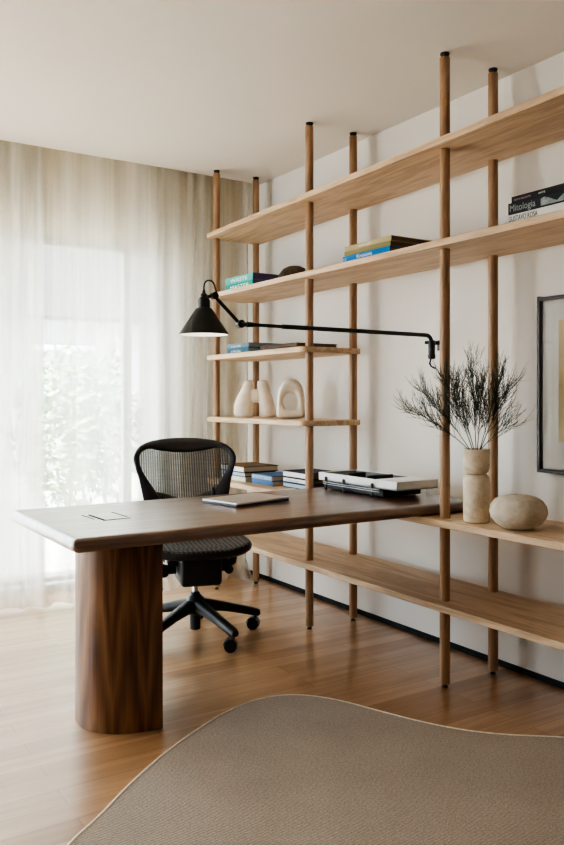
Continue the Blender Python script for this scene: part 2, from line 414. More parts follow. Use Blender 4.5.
# ------------------------------------------------------------------ outdoors, seen faintly through the sheer
struct('ground', box((2, 19.9, -.36), (60, 29.6, .2)), M['terrace'], smooth=False)
struct('terrace', box((.5, 6.0, -.13), (9, 2.1, .2)), M['terrace'], smooth=False)

# ------------------------------------------------------------------ curtains
def curtain(name, label, x0, x1, y, amp, wl, mat, seed, z0=.004, hem=.0):
    """irregular soft pleats: every pleat has its own width and depth and wanders a little on the way down"""
    rnd = random.Random(seed)
    knots = [x0-.3]; deep = []
    while knots[-1] < x1+.3: knots.append(knots[-1] + wl*rnd.choice((.28, .4, .5, .7, 1.0, 1.3))*rnd.uniform(.85, 1.15)*.5)
    for k in knots: deep.append(amp*rnd.uniform(.35, 1.0))
    def fold(u):
        lo, hi = 0, len(knots)-1
        while hi-lo > 1:
            m = (lo+hi)//2
            if knots[m] <= u: lo = m
            else: hi = m
        t = (u-knots[lo])/(knots[hi]-knots[lo]); e = t*t*(3-2*t)
        a, b = deep[lo]*(1 if lo % 2 else -1), deep[hi]*(1 if hi % 2 else -1)
        return a+(b-a)*e
    ph = [rnd.uniform(0, 6.28) for _ in range(6)]
    n = int((x1-x0)/.0075); rows = 26
    bm = bmesh.new(); grid = []
    for j in range(rows+1):
        fz = j/rows; z = z0 + (HS-.01-z0)*fz; row = []; drift = 1-fz
        for i in range(n+1):
            x = x0+(x1-x0)*i/n
            u = x + .020*drift*math.sin(x*5+ph[1]+fz*2.2) + .012*drift*math.sin(x*11+ph[2]-fz*3.1)
            d = fold(u)*(.55+.45*drift) + .004*math.sin(x*60+ph[5]+fz*2)
            xx = x + .010*math.sin(x*37+ph[3]+fz)*(.4+.6*drift)
            if z < .10 and hem:                                    # the hem breaks on the floor
                d -= hem*(1-z/.10)**2*(.6+.4*math.sin(x*19+ph[1]))
            row.append(bm.verts.new((xx, y+d, z + (.008*math.sin(x*23+ph[0])+.008 if j == 0 else 0))))
        grid.append(row)
    for j in range(rows):
        for i in range(n):
            bm.faces.new((grid[j][i], grid[j][i+1], grid[j+1][i+1], grid[j+1][i]))
    o = obj(name, bm, mat, angle=180); return tag(o, label, 'curtain')
curtain('sheer_curtain', 'long off-white sheer curtain hanging from ceiling to floor across the window doors', -1.0, 2.655, YC+.062, .055, .22, M['sheer'], 3, hem=.09)
curtain('sheer_curtain', 'second sheer layer gathered left of the clear glass, behind the long front curtain', .90, 1.335, YC+.18, .032, .12, M['sheer_dense'], 8)
curtain('sheer_curtain', 'second sheer layer gathered between the clear glass and the shelving, behind the long front curtain', 1.93, 2.50, YC+.18, .030, .11, M['sheer_dense'], 12)

# ------------------------------------------------------------------ shelving
sh = thing('shelving_unit', 'tall open oak shelving unit of round posts and long boards along the right wall', 'shelving', (XF, PY[1], 0))
ox, oy = XF, PY[1]
XS0, XS1 = 2.252-ox, 2.640-ox
YE = 4.375-oy; YR = 1.30-oy
for ztop, y0 in ((2.219, YR), (1.825, YR), (1.449, 3.300-oy), (1.071, 3.300-oy), (.694, YR), (.355, YR)):
    b_ = prism(rrect(XS0, XS1, y0, YE, .035), ztop-.029, ztop, .004)
    if ztop > 2:                                                     # the top board runs very slightly out of level
        for v in b_.verts: v.co.z += (3.35-oy-v.co.y)*.016
    obj('shelf', b_, M['oak_shelf'], sh)
for x in (XF, XB):
    for y in PY:
        c = (x-ox, y-oy)
        p = obj('post', lathe([(.0200, .016), (.0212, .019), (.0212, H-.022), (.0200, H-.019)], 20), M['oak_post'], sh, loc=(c[0], c[1], 0))
        obj('top_cap', lathe([(.0165, H-.0195), (.0165, H-.008), (.0195, H-.006), (.0195, H-.0005)], 20), M['cap_black'], p)
        obj('levelling_foot', lathe([(.012, .0005), (.0135, .003), (.010, .007), (.006, .009), (.006, .017)], 16), M['cap_black'], p)

# ------------------------------------------------------------------ desk
dk = thing('desk', 'long walnut desk with rounded edges, one end on the shelving, on a rounded pedestal', 'desk', (1.17, 2.80, 0))
DX0, DX1, DY0, DY1, DZ = .790, 2.575, 2.428, 3.225, .742
obj('desk_top', prism(rrect(DX0-1.17, DX1-1.17, DY0-2.80, DY1-2.80, .025, 6), .6945, DZ, .0225, 5), M['walnut_top'], dk)
out = [(.0, -.205)]
out = []
NN = 40
for k in range(NN+1):
    a = -PI/2 - PI*k/NN; ca, sa = math.cos(a), math.sin(a)
    e = 2/2.25
    out.append((.246*math.copysign(abs(ca)**e, ca) if abs(ca) > 1e-9 else 0, .192*math.copysign(abs(sa)**e, sa)))
obj('pedestal', prism([(x+.008, y+.010) for x, y in out], .0005, .6945, .002, 2), M['walnut_veneer'], dk)
# cable flap: a lid with open gaps on both sides and a seam
cf = obj('cable_flap', box((1.062-1.17, 2.845-2.80, DZ+.0006), (.098, .168, .0012), .0004, 1, Matrix.Rotation(.03, 4, 'Z')), M['walnut_top'], dk)
bm = bmesh.new()
R_ = Matrix.Rotation(.03, 4, 'Z')
for cx_, cy_, sx_, sy_ in ((1.010, 2.835, .009, .15), (1.108, 2.86, .009, .15), (1.060, 2.757, .106, .006), (.985, 2.86, .002, .13)):
    add_box(bm, (cx_-1.17, cy_-2.80, DZ+.0008), (sx_, sy_, .0012), 0, 1, R_)
obj('cable_slot', bm, M['groove'], cf)

# ------------------------------------------------------------------ office chair
ch = thing('office_chair', 'black mesh office chair with a five-star wheeled base, tucked behind the desk', 'chair', (1.77, 3.545, 0), math.radians(-17))
SC = .001126
outer = [(280, 60), (360, 63), (440, 75), (490, 100), (514, 142), (507, 190), (490, 250), (474, 330), (458, 400), (432, 450), (380, 474), (280, 480)]
outer = outer + [(278*2-x, y) for x, y in reversed(outer[1:-1])]
inner = [(280, 128), (380, 118), (436, 107), (474, 120), (486, 152), (474, 205), (426, 284), (388, 345), (356, 410), (330, 446), (310, 455), (280, 458)]
inner = inner + [(278*2-x, y) for x, y in reversed(inner[1:-1])]
def UV(p): return ((p[0]-278)*SC*1.03-.004, .968-(p[1]-60)*SC)
def back_surf(u, v, off=0.0):
    y = .235 + .16*(v-.5)/.48 - 1.1*u*u*(.5+.5*min(1, max(0, (v-.5)/.4))) + .05*max(0, (v-.85)/.13)**2
    return Vector((u, y+off, v))
O_ = [UV(p) for p in catmull(outer, 6)]; I_ = [UV(p) for p in catmull(inner, 6)]
bm = bmesh.new(); rings = []
for (ou, ov), (iu, iv) in zip(O_, I_):
    ring = []
    for k in range(10):
        a = 2*PI*k/10
        s = .5+.5*math.cos(a); off = .017*math.sin(a)*(.8 if s > .7 else 1)
        ring.append(back_surf(iu+(ou-iu)*s, iv+(ov-iv)*s, off))
    rings.append(ring)
add_loft(bm, rings+[rings[0]], cap=False)
bmesh.ops.remove_doubles(bm, verts=bm.verts[:], dist=1e-6)
obj('backrest_frame', bm, M['black_plastic'], ch, angle=80)
bm = bmesh.new(); cu, cv = 0.0, .74; prev = None; rings = []
for k in range(9):
    s = max(.02, k/8)*1.03
    rings.append([back_surf(cu+(iu-cu)*s, cv+(iv-cv)*s) for iu, iv in I_])
add_loft(bm, rings, cap=False); bm.faces.new([v for v in bm.verts][:len(I_)])
obj('backrest_mesh', bm, M['backrest_weave'], ch, angle=180)
bm = bmesh.new()                                                     # lumbar pad behind the mesh and its two grips
pts = [back_surf(u, .62+.35*abs(u), .03) for u in [-.16+.32*k/10 for k in range(11)]]
add_tube(bm, pts, [.014]+[.018]*9+[.014], 8)
obj('lumbar_pad', bm, M['black_plastic'], ch)
bm = bmesh.new()
add_box(bm, back_surf(.142, .68, -.012), (.016, .026, .06), .005)
obj('lumbar_grip', bm, M['black_plastic'], ch)
# seat: rounded frame with a sagging woven panel
so = []
for k in range(48):
    a = 2*PI*k/48; e = 2/3.0
    ca, sa = math.cos(a), math.sin(a)
    so.append((math.copysign(abs(ca)**e, ca)*(.272 if sa < 0 else .272-.02*sa), math.copysign(abs(sa)**e, sa)*.23-.015))
def seat_z(x, y, s):
    return .474 - .018*max(0, (-y-.10)/.13)**2 - .020*(1-s*s)*1.0 + .02*max(0, (y-.1)/.12)
bm = bmesh.new(); rings = []
for x, y in so:
    r = math.hypot(x, y); ring = []
    for k in range(10):
        a = 2*PI*k/10; s = 1-.065+.065*math.cos(a)
        ring.append((x*s, y*s, seat_z(x*s, y*s, 1)+.021*math.sin(a)-.012))
    rings.append(ring)
add_loft(bm, rings+[rings[0]], cap=False); bmesh.ops.remove_doubles(bm, verts=bm.verts[:], dist=1e-6)
obj('seat_frame', bm, M['dark_plastic'], ch, angle=80)
bm = bmesh.new(); rings = []
for k in range(10):
    s = max(.02, k/9)*.965
    rings.append([(x*s, y*s, seat_z(x*s, y*s, s)+.009) for x, y in so])
rings.append([(x*.985, y*.985, seat_z(x*.985, y*.985, 1)-.006) for x, y in so])
add_loft(bm, rings, cap=False); bm.faces.new([v for v in bm.verts][:48])
obj('seat', bm, M['seat_weave'], ch, angle=180)
bm = bmesh.new()                                                     # tilt mechanism
add_box(bm, (.01, -.02, .350), (.205, .24, .150), .022, 3)
add_box(bm, (.01, .0, .385), (.30, .10, .05), .012, 2)
obj('tilt_mechanism', bm, M['black_plastic'], ch)
for s in (-1, 1):
    bm = bmesh.new()
    add_tube(bm, [(s*.10, -.02, .345), (s*.15, -.02, .345), (s*.19, -.01, .365), (s*.205, .0, .425)], [.026, .024, .019, .015], 10)
    add_tube(bm, [(s*.16, -.06, .335), (s*.16, .03, .335)], .022, 12)
    obj('seat_bracket', bm, M['black_plastic'], ch)
    obj('back_upright', tube([(s*.09, .08, .37), (s*.13, .20, .39), (s*.17, .245, .47), (s*.19, .225, .58)], [.018, .017, .015, .011], 10), M['black_plastic'], ch)
bm = bmesh.new(); add_tube(bm, [(-.10, -.03, .36), (-.20, -.06, .352), (-.265, -.07, .352)], .006, 8); add_tube(bm, [(-.255, -.07, .352), (-.31, -.075, .352)], .011, 10)
obj('lever', bm, M['black_plastic'], ch)
for k, (dx, dy, h) in enumerate(((-.17, -.10, .05), (-.19, -.06, .07), (-.20, .02, .075))):
    obj('cable', tube([(dx+.05*math.cos(t), dy, .37+h*math.sin(t)) for t in [PI*j/8 for j in range(9)]], .0035, 6), M['rubber'], ch)
obj('gas_lift', lathe([(.014, .16), (.014, .30)], 20), M['chrome'], ch)
hub = obj('base_hub', lathe([(.021, .035), (.026, .04), (.027, .11), (.040, .118), (.052, .130), (.054, .165), (.046, .188), (.030, .205), (.022, .212), (.022, .222), (.016, .224)], 28), M['dark_plastic'], ch)
for k in range(5):
    ang = math.radians(-83+17+72*k); d = Vector((math.cos(ang), math.sin(ang), 0)); sd = Vector((-d.y, d.x, 0))
    rings = []
    for r, zt, th, w in ((.035, .188, .060, .036), (.09, .176, .056, .030), (.17, .154, .046, .026), (.25, .131, .043, .024), (.30, .117, .042, .024), (.328, .108, .040, .023), (.340, .102, .028, .017)):
        ring = []
        for q in range(10):
            a = 2*PI*q/10
            ca, sa = math.cos(a), math.sin(a)
            px = math.copysign(abs(ca)**.65, ca)*w; pz = math.copysign(abs(sa)**.65, sa)*th/2
            ring.append(d*r + sd*px + Vector((0, 0, zt-th/2+pz)))
        rings.append(ring)
    bm = bmesh.new(); add_loft(bm, rings)
    lg = obj('base_leg', bm, M['dark_plastic'], ch, angle=50)
    yaw = ang + (.9, -.5, .4, 1.3, -.9)[k]
    cp = d*.318
    e = Vector((math.cos(yaw), math.sin(yaw), 0)); f = Vector((-e.y, e.x, 0))
    bm = bmesh.new()
    for s in (-1, 1):
        rr = []
        for off, r in ((.004, .022), (.006, .0285), (.020, .0285), (.0225, .024)):
            rr.append([cp - e*.012 + f*(s*off) + e*(r*math.cos(2*PI*q/18)) + Vector((0, 0, .0287+r*math.sin(2*PI*q/18))) for q in range(18)])
        add_loft(bm, rr)
    cs = obj('caster', bm, M['rubber'], lg)
    bm = bmesh.new()
    add_tube(bm, [cp+Vector((0, 0, .045)), cp+Vector((0, 0, .085))], .009, 10)
    hr = []
    for off in (-.0245, .0245):
        hr.append([cp - e*.012 + f*off + e*((.034 if q < 12 else .030)*math.cos(PI*(q if q < 12 else 23-q)/11-.25)) + Vector((0, 0, .0287+(.036 if q < 12 else .032)*math.sin(PI*(q if q < 12 else 23-q)/11-.25))) for q in range(24)])
    add_loft(bm, hr)
    obj('caster_hood', bm, M['dark_plastic'], lg)

# ------------------------------------------------------------------ rug
P = [(.30, 1.55), (.48, 1.86), (.65, 2.045), (.774, 2.146), (.916, 2.272), (1.064, 2.387), (1.222, 2.490), (1.368, 2.572), (1.502, 2.625), (1.615, 2.640), (1.708, 2.620), (1.785, 2.560), (1.854, 2.455), (1.914, 2.300), (1.977, 2.145), (2.049, 2.015), (2.142, 1.905), (2.303, 1.770), (2.39, 1.67), (2.35, 1.55), (2.24, 1.42), (2.22, 1.15), (2.24, .90), (2.1, .5), (1.5, .2), (.8, .15), (.3, .45), (.12, .9), (.16, 1.25)]
ro = catmull(P, 6)
rg = thing('rug', 'large flat-woven taupe rug with a wavy pale-bound edge on the wooden floor', 'rug', (1.4, 1.3, 0))
lo = [(x-1.4, y-1.3) for x, y in ro]
obj('rug_field', prism(lo, .0005, .011, .003, 2), M['rug'], rg)
obj('rug_binding', (lambda b: (add_tube(b, [(x, y, .0075) for x, y in lo+lo[:2]], .0062, 8), b)[1])(bmesh.new()), M['rug_edge'], rg, angle=180)

# ------------------------------------------------------------------ lamp
LY, LZ = 2.795, 1.486
lp = thing('wall_lamp', 'black swing-arm wall lamp with a conical shade reaching out over the desk', 'lamp', (XW, LY, LZ))
W = lambda x, y, z: (x-XW, y-LY, z-LZ)
bm = bmesh.new()
add_box(bm, W(XW-.004, LY+.004, 1.440), (.008, .032, .05), .003)
add_tube(bm, [W(XW-.006, LY+.002, 1.450), W(2.655, LY, 1.450)], .008, 10)
obj('wall_bracket', bm, M['black_metal'], lp)
bm = bmesh.new()
add_lathe(bm, [(.010, 1.372), (.017, 1.376), (.019, 1.39), (.016, 1.396), (.0165, 1.444), (.019, 1.448), (.019, 1.458), (.012, 1.464)], 20, (2.655-XW, 0, -LZ))
add_tube(bm, [W(2.655+.027, LY-.018, 1.452), W(2.655-.027, LY+.018, 1.452)], .0075, 10)
obj('pivot', bm, M['black_metal'], lp)
bend = [W(2.655-.045*(1-math.sin(t))-.0, LY, LZ-.045*(1-math.cos(t))) for t in [0+PI/2*(j/6) for j in range(7)]]
bend = [W(2.655, LY, LZ-.03)] + [W(2.655-.035*(1-math.cos(t)), LY, LZ-.035+.035*math.sin(t)) for t in [PI/2*j/6 for j in range(7)]]
xm = 1.80
obj('main_arm', (lambda b: (add_tube(b, bend+[W(xm, 2.79, LZ)], .0098, 12), add_tube(b, [W(xm+.002, 2.79, LZ), W(1.615, 2.787, LZ)], .0075, 12), b)[2])(bmesh.new()), M['black_metal'], lp)
bm = bmesh.new()
JX, JY = 1.594, 2.787
add_tube(bm, [W(JX, JY-.015, LZ), W(JX, JY+.015, LZ)], .0165, 18)
add_tube(bm, [W(JX, JY-.030, LZ), W(JX, JY+.030, LZ)], .007, 10)
add_tube(bm, [W(JX+.03, JY, LZ), W(JX+.06, JY, LZ)], [.012, .010], 12)
obj('elbow_joint', bm, M['black_metal'], lp)
KX, KZ = 1.476, 1.592
obj('short_arm', tube([W(JX, JY, LZ), W(KX, JY, KZ)], .0075, 12), M['black_metal'], lp)
bm = bmesh.new()
add_tube(bm, [W(KX, JY-.012, KZ), W(KX, JY+.012, KZ)], .0145, 18)
add_tube(bm, [W(KX-.0, JY, KZ), W(1.43, JY, KZ-.008)], .007, 10)
obj('head_joint', bm, M['black_metal'], lp)
SX = 1.430
sz = 1.435
def shp(prof, n=40, cap=False): return lathe(prof, n, W(SX, JY, sz), cap)
s = obj('lamp_shade', shp([(.0965, 0), (.098, .0), (.098, .004), (.034, .101), (.030, .105), (.026, .106)]), M['black_metal'], lp)
obj('shade_lining', shp([(.096, .0005), (.033, .0985), (.0, .0995)]), M['shade_inner'], s)
obj('bulb', lathe([(.004, .045), (.018, .050), (.024, .064), (.018, .080), (.012, .096)], 20, W(SX, JY, sz)), M['bulb'], s)
obj('socket', shp([(.0235, .102), (.024, .108), (.0235, .136), (.019, .146), (.014, .150), (.0135, .160), (.007, .166), (.005, .178)], 28, True), M['black_metal'], lp)
obj('flex_cord', tube([W(SX, JY, sz+.17)]+[W(SX+.024*(1-math.cos(t)), JY, sz+.190+.027*math.sin(t)) for t in [PI*j/8 for j in range(8)]]+[W(KX+.008, JY-.004, KZ+.012)], .0035, 8), M['rubber'], lp)
obj('hook_cord', tube([W(2.650, LY, 1.375), W(2.650, LY+.008, 1.352), W(2.652, LY, 1.338), W(2.658, LY-.016, 1.328), W(2.662, LY-.018, 1.332)], .004, 8), M['rubber'], lp)

# ------------------------------------------------------------------ framed art on the wall
ar = thing('framed_artwork', 'large artwork in a thin dark brown frame on the right wall', 'artwork', (XW, 1.70, 1.245))
A0, A1, AZ0, AZ1 = 2.201-1.70, 1.19-1.70, .876-1.245, 1.605-1.245
bm = bmesh.new(); fw = .015
add_box(bm, (-.016, A0-fw/2, 0), (.030, fw, AZ1-AZ0), .002); add_box(bm, (-.016, A1+fw/2, 0), (.030, fw, AZ1-AZ0), .002)
add_box(bm, (-.016, (A0+A1)/2, AZ1-fw/2), (.030, A0-A1, fw), .002); add_box(bm, (-.016, (A0+A1)/2, AZ0+fw/2), (.030, A0-A1, fw), .002)
obj('picture_frame', bm, M['frame_dark'], ar)
mt = obj('mat_board', box((-.006, (A0+A1)/2, 0), (.006, A0-A1-.02, AZ1-AZ0-.02)), M['mat_board'], ar, smooth=False)
obj('artwork_sheet', box((-.010, (A0+A1)/2, .01), (.002, A0-A1-.19, .50)), M['art_paper'], mt, smooth=False)
obj('glass', box((-.022, (A0+A1)/2, 0), (.002, A0-A1-.03, AZ1-AZ0-.03)), M['art_glass'], ar, smooth=False)

# ------------------------------------------------------------------ vase, branches, bowl
VX, VY = 2.350, 2.219
vs = thing('stone_vase', 'two-part beige stone vase of a cup on a cylinder, holding feathery branches', 'vase', (VX, VY, .6945))
obj('vase_body', lathe([(.046, .0005), (.0505, .004), (.052, .012), (.053, .10), (.053, .165), (.050, .178), (.043, .187), (.030, .191)], 40), M['travertine'], vs)
obj('vase_cup', lathe([(.030, .1905), (.042, .195), (.049, .205), (.0525, .222), (.053, .287), (.0515, .289), (.047, .287), (.046, .23), (.036, .212), (.01, .208)], 40), M['travertine'], vs)
RT = Vector((.8405, -.5418, 0)); FW = Vector((.5418, .8405, 0)); UPV = Vector((0, 0, 1))
def branch(name, lat, up, dep, n_side, seed, label, droop=0.0, bend=.25):
    rnd = random.Random(seed)
    bm = bmesh.new()
    p0 = Vector((rnd.uniform(-.012, .012), rnd.uniform(-.012, .012), .225))
    s0 = RT*max(-.032, min(.032, lat*.13)) + FW*max(-.02, min(.02, dep*.1))
    rim = Vector((0, 0, .287)) + s0
    tip = Vector((0, 0, .295)) + RT*lat + FW*dep + UPV*up
    mid = rim.lerp(tip, .5) + UPV*(bend*abs(lat)*.5 - droop)
    main = [p0.lerp(rim, t/3) for t in range(3)]
    for k in range(13):
        t = k/12; main.append(rim*(1-t)**2 + mid*2*t*(1-t) + tip*t*t)
    m = len(main)
    add_tube(bm, main, [.0021*(1-.75*i/m) for i in range(m)], 5)
    def twig(p, d, ln, depth):
        pts = [p]; q = p.copy(); dd = d.copy()
        steps = 5
        for i in range(steps):
            dd = (dd + UPV*.10 + Vector((rnd.gauss(0, .07), rnd.gauss(0, .07), rnd.gauss(0, .05)))).normalized()
            q = q + dd*ln/steps; pts.append(q.copy())
            for _k in range(2 if depth else 0):
                if rnd.random() > .58: continue
                sd = (dd + Vector((rnd.gauss(0, .35), rnd.gauss(0, .35), rnd.gauss(.05, .3)))).normalized()
                twig(q, sd, ln*rnd.uniform(.35, .65), depth-1)
        add_tube(bm, pts, [.0009-.00010*i for i in range(len(pts))], 3)
    for i in range(n_side):
        t = .20 + .8*(i+rnd.random())/n_side
        k = 3 + t*11.9; a = int(k); a = min(a, m-2); p = main[a].lerp(main[a+1], k-a)
        td = (main[a+1]-main[a]).normalized()
        perp = Vector((rnd.gauss(0, 1), rnd.gauss(0, 1), rnd.gauss(0, 1))); perp = (perp - td*perp.dot(td)).normalized()
        twig(p, (td + perp*rnd.uniform(.25, .8)).normalized(), rnd.uniform(.07, .16)*(1.15-.60*t), 1)
    o = obj(name, bm, M['twig'], loc=(VX, VY, .6945), angle=180)
    return tag(o, label, 'branch', 'feathery branches in the stone vase')
BR = [(-.27, .16, -.02, 26, 'lowest feathery dark green branch in the vase, reaching far left'),
      (-.205, .235, .02, 30, 'feathery dark green branch in the vase fanning left just above the lowest'),
      (-.135, .29, -.05, 30, 'feathery dark green branch in the vase reaching up toward the wall lamp bracket'),
      (-.075, .26, .03, 34, 'dense feathery branch in the vase, in front of the nearer shelf post'),
      (-.02, .345, -.01, 34, 'tallest feathery dark green branch, straight up from the vase middle'),
      (.035, .27, .05, 30, 'short upright feathery branch in the vase, right of the tallest'),
      (.095, .32, -.03, 34, 'tall feathery branch in the vase leaning right past the rear shelf post'),
      (.125, .25, .02, 32, 'feathery dark green branch in the vase spreading to the right, second lowest there'),
      (.115, .09, -.03, 12, 'lowest sparse branch on the right of the vase, near the picture frame')]
for i, (la, up, de, n_, lb) in enumerate(BR): branch('feathery_branch', la, up*.93, de, int(n_*1.25), 40+i, lb)

bw = thing('round_vase', 'squat rounded speckled beige clay vase on the shelf right of the stone vase', 'vase', (2.362, 2.020, .6945))
obj('vase_body', lathe([(.038, .0005), (.060, .004), (.084, .020), (.101, .042), (.107, .063), (.103, .086), (.088, .107), (.065, .1195), (.042, .1255), (.030, .1275), (.026, .125), (.024, .112), (.04, .09), (.01, .04)], 48), M['speckled_clay'], bw)

# ------------------------------------------------------------------ laptop and document tray on the desk
la = thing('laptop', 'closed silver laptop lying on the desk in front of the chair', 'laptop', (1.703, 2.925, DZ), math.radians(13.5))
obj('laptop_base', prism(rrect(-.155, .155, -.112, .112, .012), .001, .0105, .002, 2), M['silver_dark'], la)
obj('laptop_lid', prism(rrect(-.155, .155, -.112, .112, .012), .0108, .0175, .002, 2), M['silver'], la)
tr = thing('document_tray', 'white tray on a black rack with clear rods at the far end of the desk', 'tray', (2.37, 2.88, DZ), math.radians(0))
TX0, TX1, TY0, TY1 = -.115, .122, -.295, .287
bm = bmesh.new(); zb, zt = .043, .082
add_box(bm, ((TX0+TX1)/2, (TY0+TY1)/2, zb+.003), (TX1-TX0, TY1-TY0, .006), .001)
for x in (TX0+.003, TX1-.003): add_box(bm, (x, (TY0+TY1)/2, (zb+zt)/2), (.006, TY1-TY0, zt-zb), .0015)
for y in (TY0+.003, TY1-.003): add_box(bm, ((TX0+TX1)/2, y, (zb+zt)/2), (TX1-TX0, .006, zt-zb), .0015)
obj('tray_box', bm, M['white_lacquer'], tr)
obj('tray_lid', box(((TX0+TX1)/2, TY0+.085, zt-.0035), (TX1-TX0-.016, .145, .006), .001), M['white_lacquer'], tr)
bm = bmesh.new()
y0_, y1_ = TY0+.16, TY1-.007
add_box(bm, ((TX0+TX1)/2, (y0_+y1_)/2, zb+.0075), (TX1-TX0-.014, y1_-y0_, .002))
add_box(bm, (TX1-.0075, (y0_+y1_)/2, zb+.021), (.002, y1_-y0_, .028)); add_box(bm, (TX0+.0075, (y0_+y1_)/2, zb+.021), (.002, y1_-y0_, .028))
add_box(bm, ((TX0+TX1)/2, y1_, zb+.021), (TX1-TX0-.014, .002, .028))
obj('tray_inner_shade', bm, M['tray_shade_grey'], tr, smooth=False)  # thin grey faces, the tray's inner shade put into their colour
for x, y, l in ((.0, .13, .10), (.02, -.02, .15)): obj('divider', box((x, y, zb+.0245), (l, .014, .033), .002), M['black_plastic'], tr)
for y in (.215, .075, -.135):
    bm = bmesh.new()
    for x in (TX0-.008, TX1+.008): add_box(bm, (x, y, .0325), (.009, .012, .064), .003)
    add_box(bm, ((TX0+TX1)/2, y, .034), (TX1-TX0+.02, .010, .012), .002)
    obj('rack_upright', bm, M['black_plastic'], tr)
bm = bmesh.new()
add_box(bm, ((TX0+TX1)/2+.004, .02, .021), (TX1-TX0-.01, .42, .030), .006)
obj('rack_base', bm, M['black_plastic'], tr)
for z in (.03, .039):
    obj('rod', tube([(TX0-.013, .23, z), (TX0-.013, -.19, z)], .0018, 8), M['steel'], tr)
obj('clear_foot', box((TX1-.03, TY0+.02, .021), (.035, .010, .0405), .002), M['acrylic'], tr)

# ------------------------------------------------------------------ sculptures
def blob(name, bm, mat, loc, rz, voxel=.004):
    """fuse overlapping lofted lumps into one hand-modelled clay surface"""
    o = obj(name, bm, mat, angle=180)
    md = o.modifiers.new('fuse', 'REMESH'); md.mode = 'VOXEL'; md.voxel_size = voxel
    ms = o.modifiers.new('soft', 'SMOOTH'); ms.factor = .5; ms.iterations = 6
    m2 = bpy.data.meshes.new_from_object(o.evaluated_get(bpy.context.evaluated_depsgraph_get()))
    old = o.data; o.modifiers.clear(); o.data = m2; m2.name = name; bpy.data.meshes.remove(old)
    if not m2.materials: m2.materials.append(mat)
    for p in m2.polygons: p.use_smooth = True
    z0 = min(v.co.z for v in m2.vertices)
    for v in m2.vertices: v.co.z -= z0
    o.location = loc; o.rotation_euler = (0, 0, rz); return o
def limb(bm, pts):
    rings = []
    for x, y, z, rx, ry in pts:
        rings.append([(1.16*(x+rx*math.cos(2*PI*k/20)), y+ry*math.sin(2*PI*k/20), z) for k in range(20)])
    add_loft(bm, rings)
bm = bmesh.new()
limb(bm, [(-.066, 0, 0, .044, .046), (-.068, 0, .02, .052, .052), (-.068, 0, .07, .052, .052), (-.060, 0, .12, .044, .048), (-.050, 0, .16, .036, .042), (-.042, 0, .195, .029, .036), (-.040, 0, .214, .025, .033), (-.040, 0, .222, .014, .02)])
limb(bm, [(.062, 0, 0, .036, .044), (.060, 0, .02, .042, .052), (.054, 0, .07, .041, .052), (.046, 0, .12, .037, .048), (.038, 0, .16, .034, .042), (.032, 0, .195, .031, .036), (.031, 0, .216, .027, .033), (.031, 0, .224, .014, .02)])
limb(bm, [(-.006, 0, .088, .036, .026), (-.006, 0, .105, .046, .034), (-.006, 0, .145, .050, .036), (-.006, 0, .168, .040, .028)])
o = blob('ceramic_sculpture', bm, M['white_clay'], (2.452, 4.085, 1.0715), math.radians(-38))
tag(o, 'rough cream ceramic sculpture of two joined legs on the lower short shelf', 'sculpture')
oo = catmull([(0, .222), (.036, .212), (.060, .175), (.070, .120), (.072, .06), (.068, .008), (.0, .0), (-.068, .008), (-.073, .06), (-.070, .12), (-.058, .175), (-.034, .212)], 4)
ii = catmull([(-.006, .140), (.014, .135), (.029, .120), (.036, .100), (.034, .076), (.024, .058), (0, .050), (-.026, .058), (-.038, .076), (-.041, .100), (-.036, .120), (-.024, .135)], 4)
bm = bmesh.new(); rings = []
for (ox_, oz_), (ix_, iz_) in zip(oo, ii):
    ring = []
    for q in range(16):
        b = 2*PI*q/16; k = .5+.5*math.copysign(abs(math.cos(b))**.8, math.cos(b))
        ring.append((1.08*(ix_+(ox_-ix_)*k), .050*math.copysign(abs(math.sin(b))**.8, math.sin(b)), iz_+(oz_-iz_)*k))
    rings.append(ring)
add_loft(bm, rings+[rings[0]], cap=False); bmesh.ops.remove_doubles(bm, verts=bm.verts[:], dist=1e-6)
o = blob('ceramic_sculpture', bm, M['white_clay'], (2.455, 3.715, 1.0715), math.radians(-35), .0035)
tag(o, 'cream ceramic ring sculpture with a round hole on the lower short shelf', 'sculpture')
o = obj('stone_bowl', lathe([(.105, .0005), (.102, .02), (.09, .055), (.066, .085), (.036, .100), (.004, .104)], 36), M['brown_stone'], loc=(2.47, 3.70, 1.8255))
tag(o, 'low dark brown domed bowl on the middle long shelf beside the teal books', 'bowl')

# ------------------------------------------------------------------ books
def book(label, x, y, z, w, l, t, cov, group, page=None, rz=0.0, titles=(), board=.0025, spine=None):
    """lies flat: spine faces -x; w = spine to fore-edge, l = length along y, t = thickness"""
    b = thing('book', label, 'book', (x, y, z), rz, group)
    bm = bmesh.new()
    add_box(bm, (0, 0, board/2+.0002), (w, l, board), .0008, 1)
    add_box(bm, (0, 0, t-board/2), (w, l, board), .0008, 1)
    add_box(bm, (-w/2+board/2, 0, t/2), (board, l, t-.0006), .0010, 1)
    obj('cover', bm, cov, b)
    obj('pages', box((board/2, 0, t/2), (w-board*2-.006, l-.008, t-2*board)), page or M['paper'], b, smooth=False)
    if spine: obj('spine_label', box((-w/2-.0002, 0, t/2), (.0008, l-.004, t-.009)), spine, b, smooth=False)
    for (s, size, y0, z0, width, mat) in titles:
        text_mesh('title', s, size, mat, b, (-w/2-.0008, y0, z0), (0, -1, 0), (0, 0, 1), .0003, width)
    return b
tw = plain('ink_white', (.8, .8, .8), .6); tb = plain('ink_black', (.02, .02, .02), .6); tp = plain('ink_pale', hexc('#e9f6f3'), .6)
tg = plain('ink_grey', hexc('#8d9696'), .6); tpk = plain('ink_pink', hexc('#b79aa6'), .6)
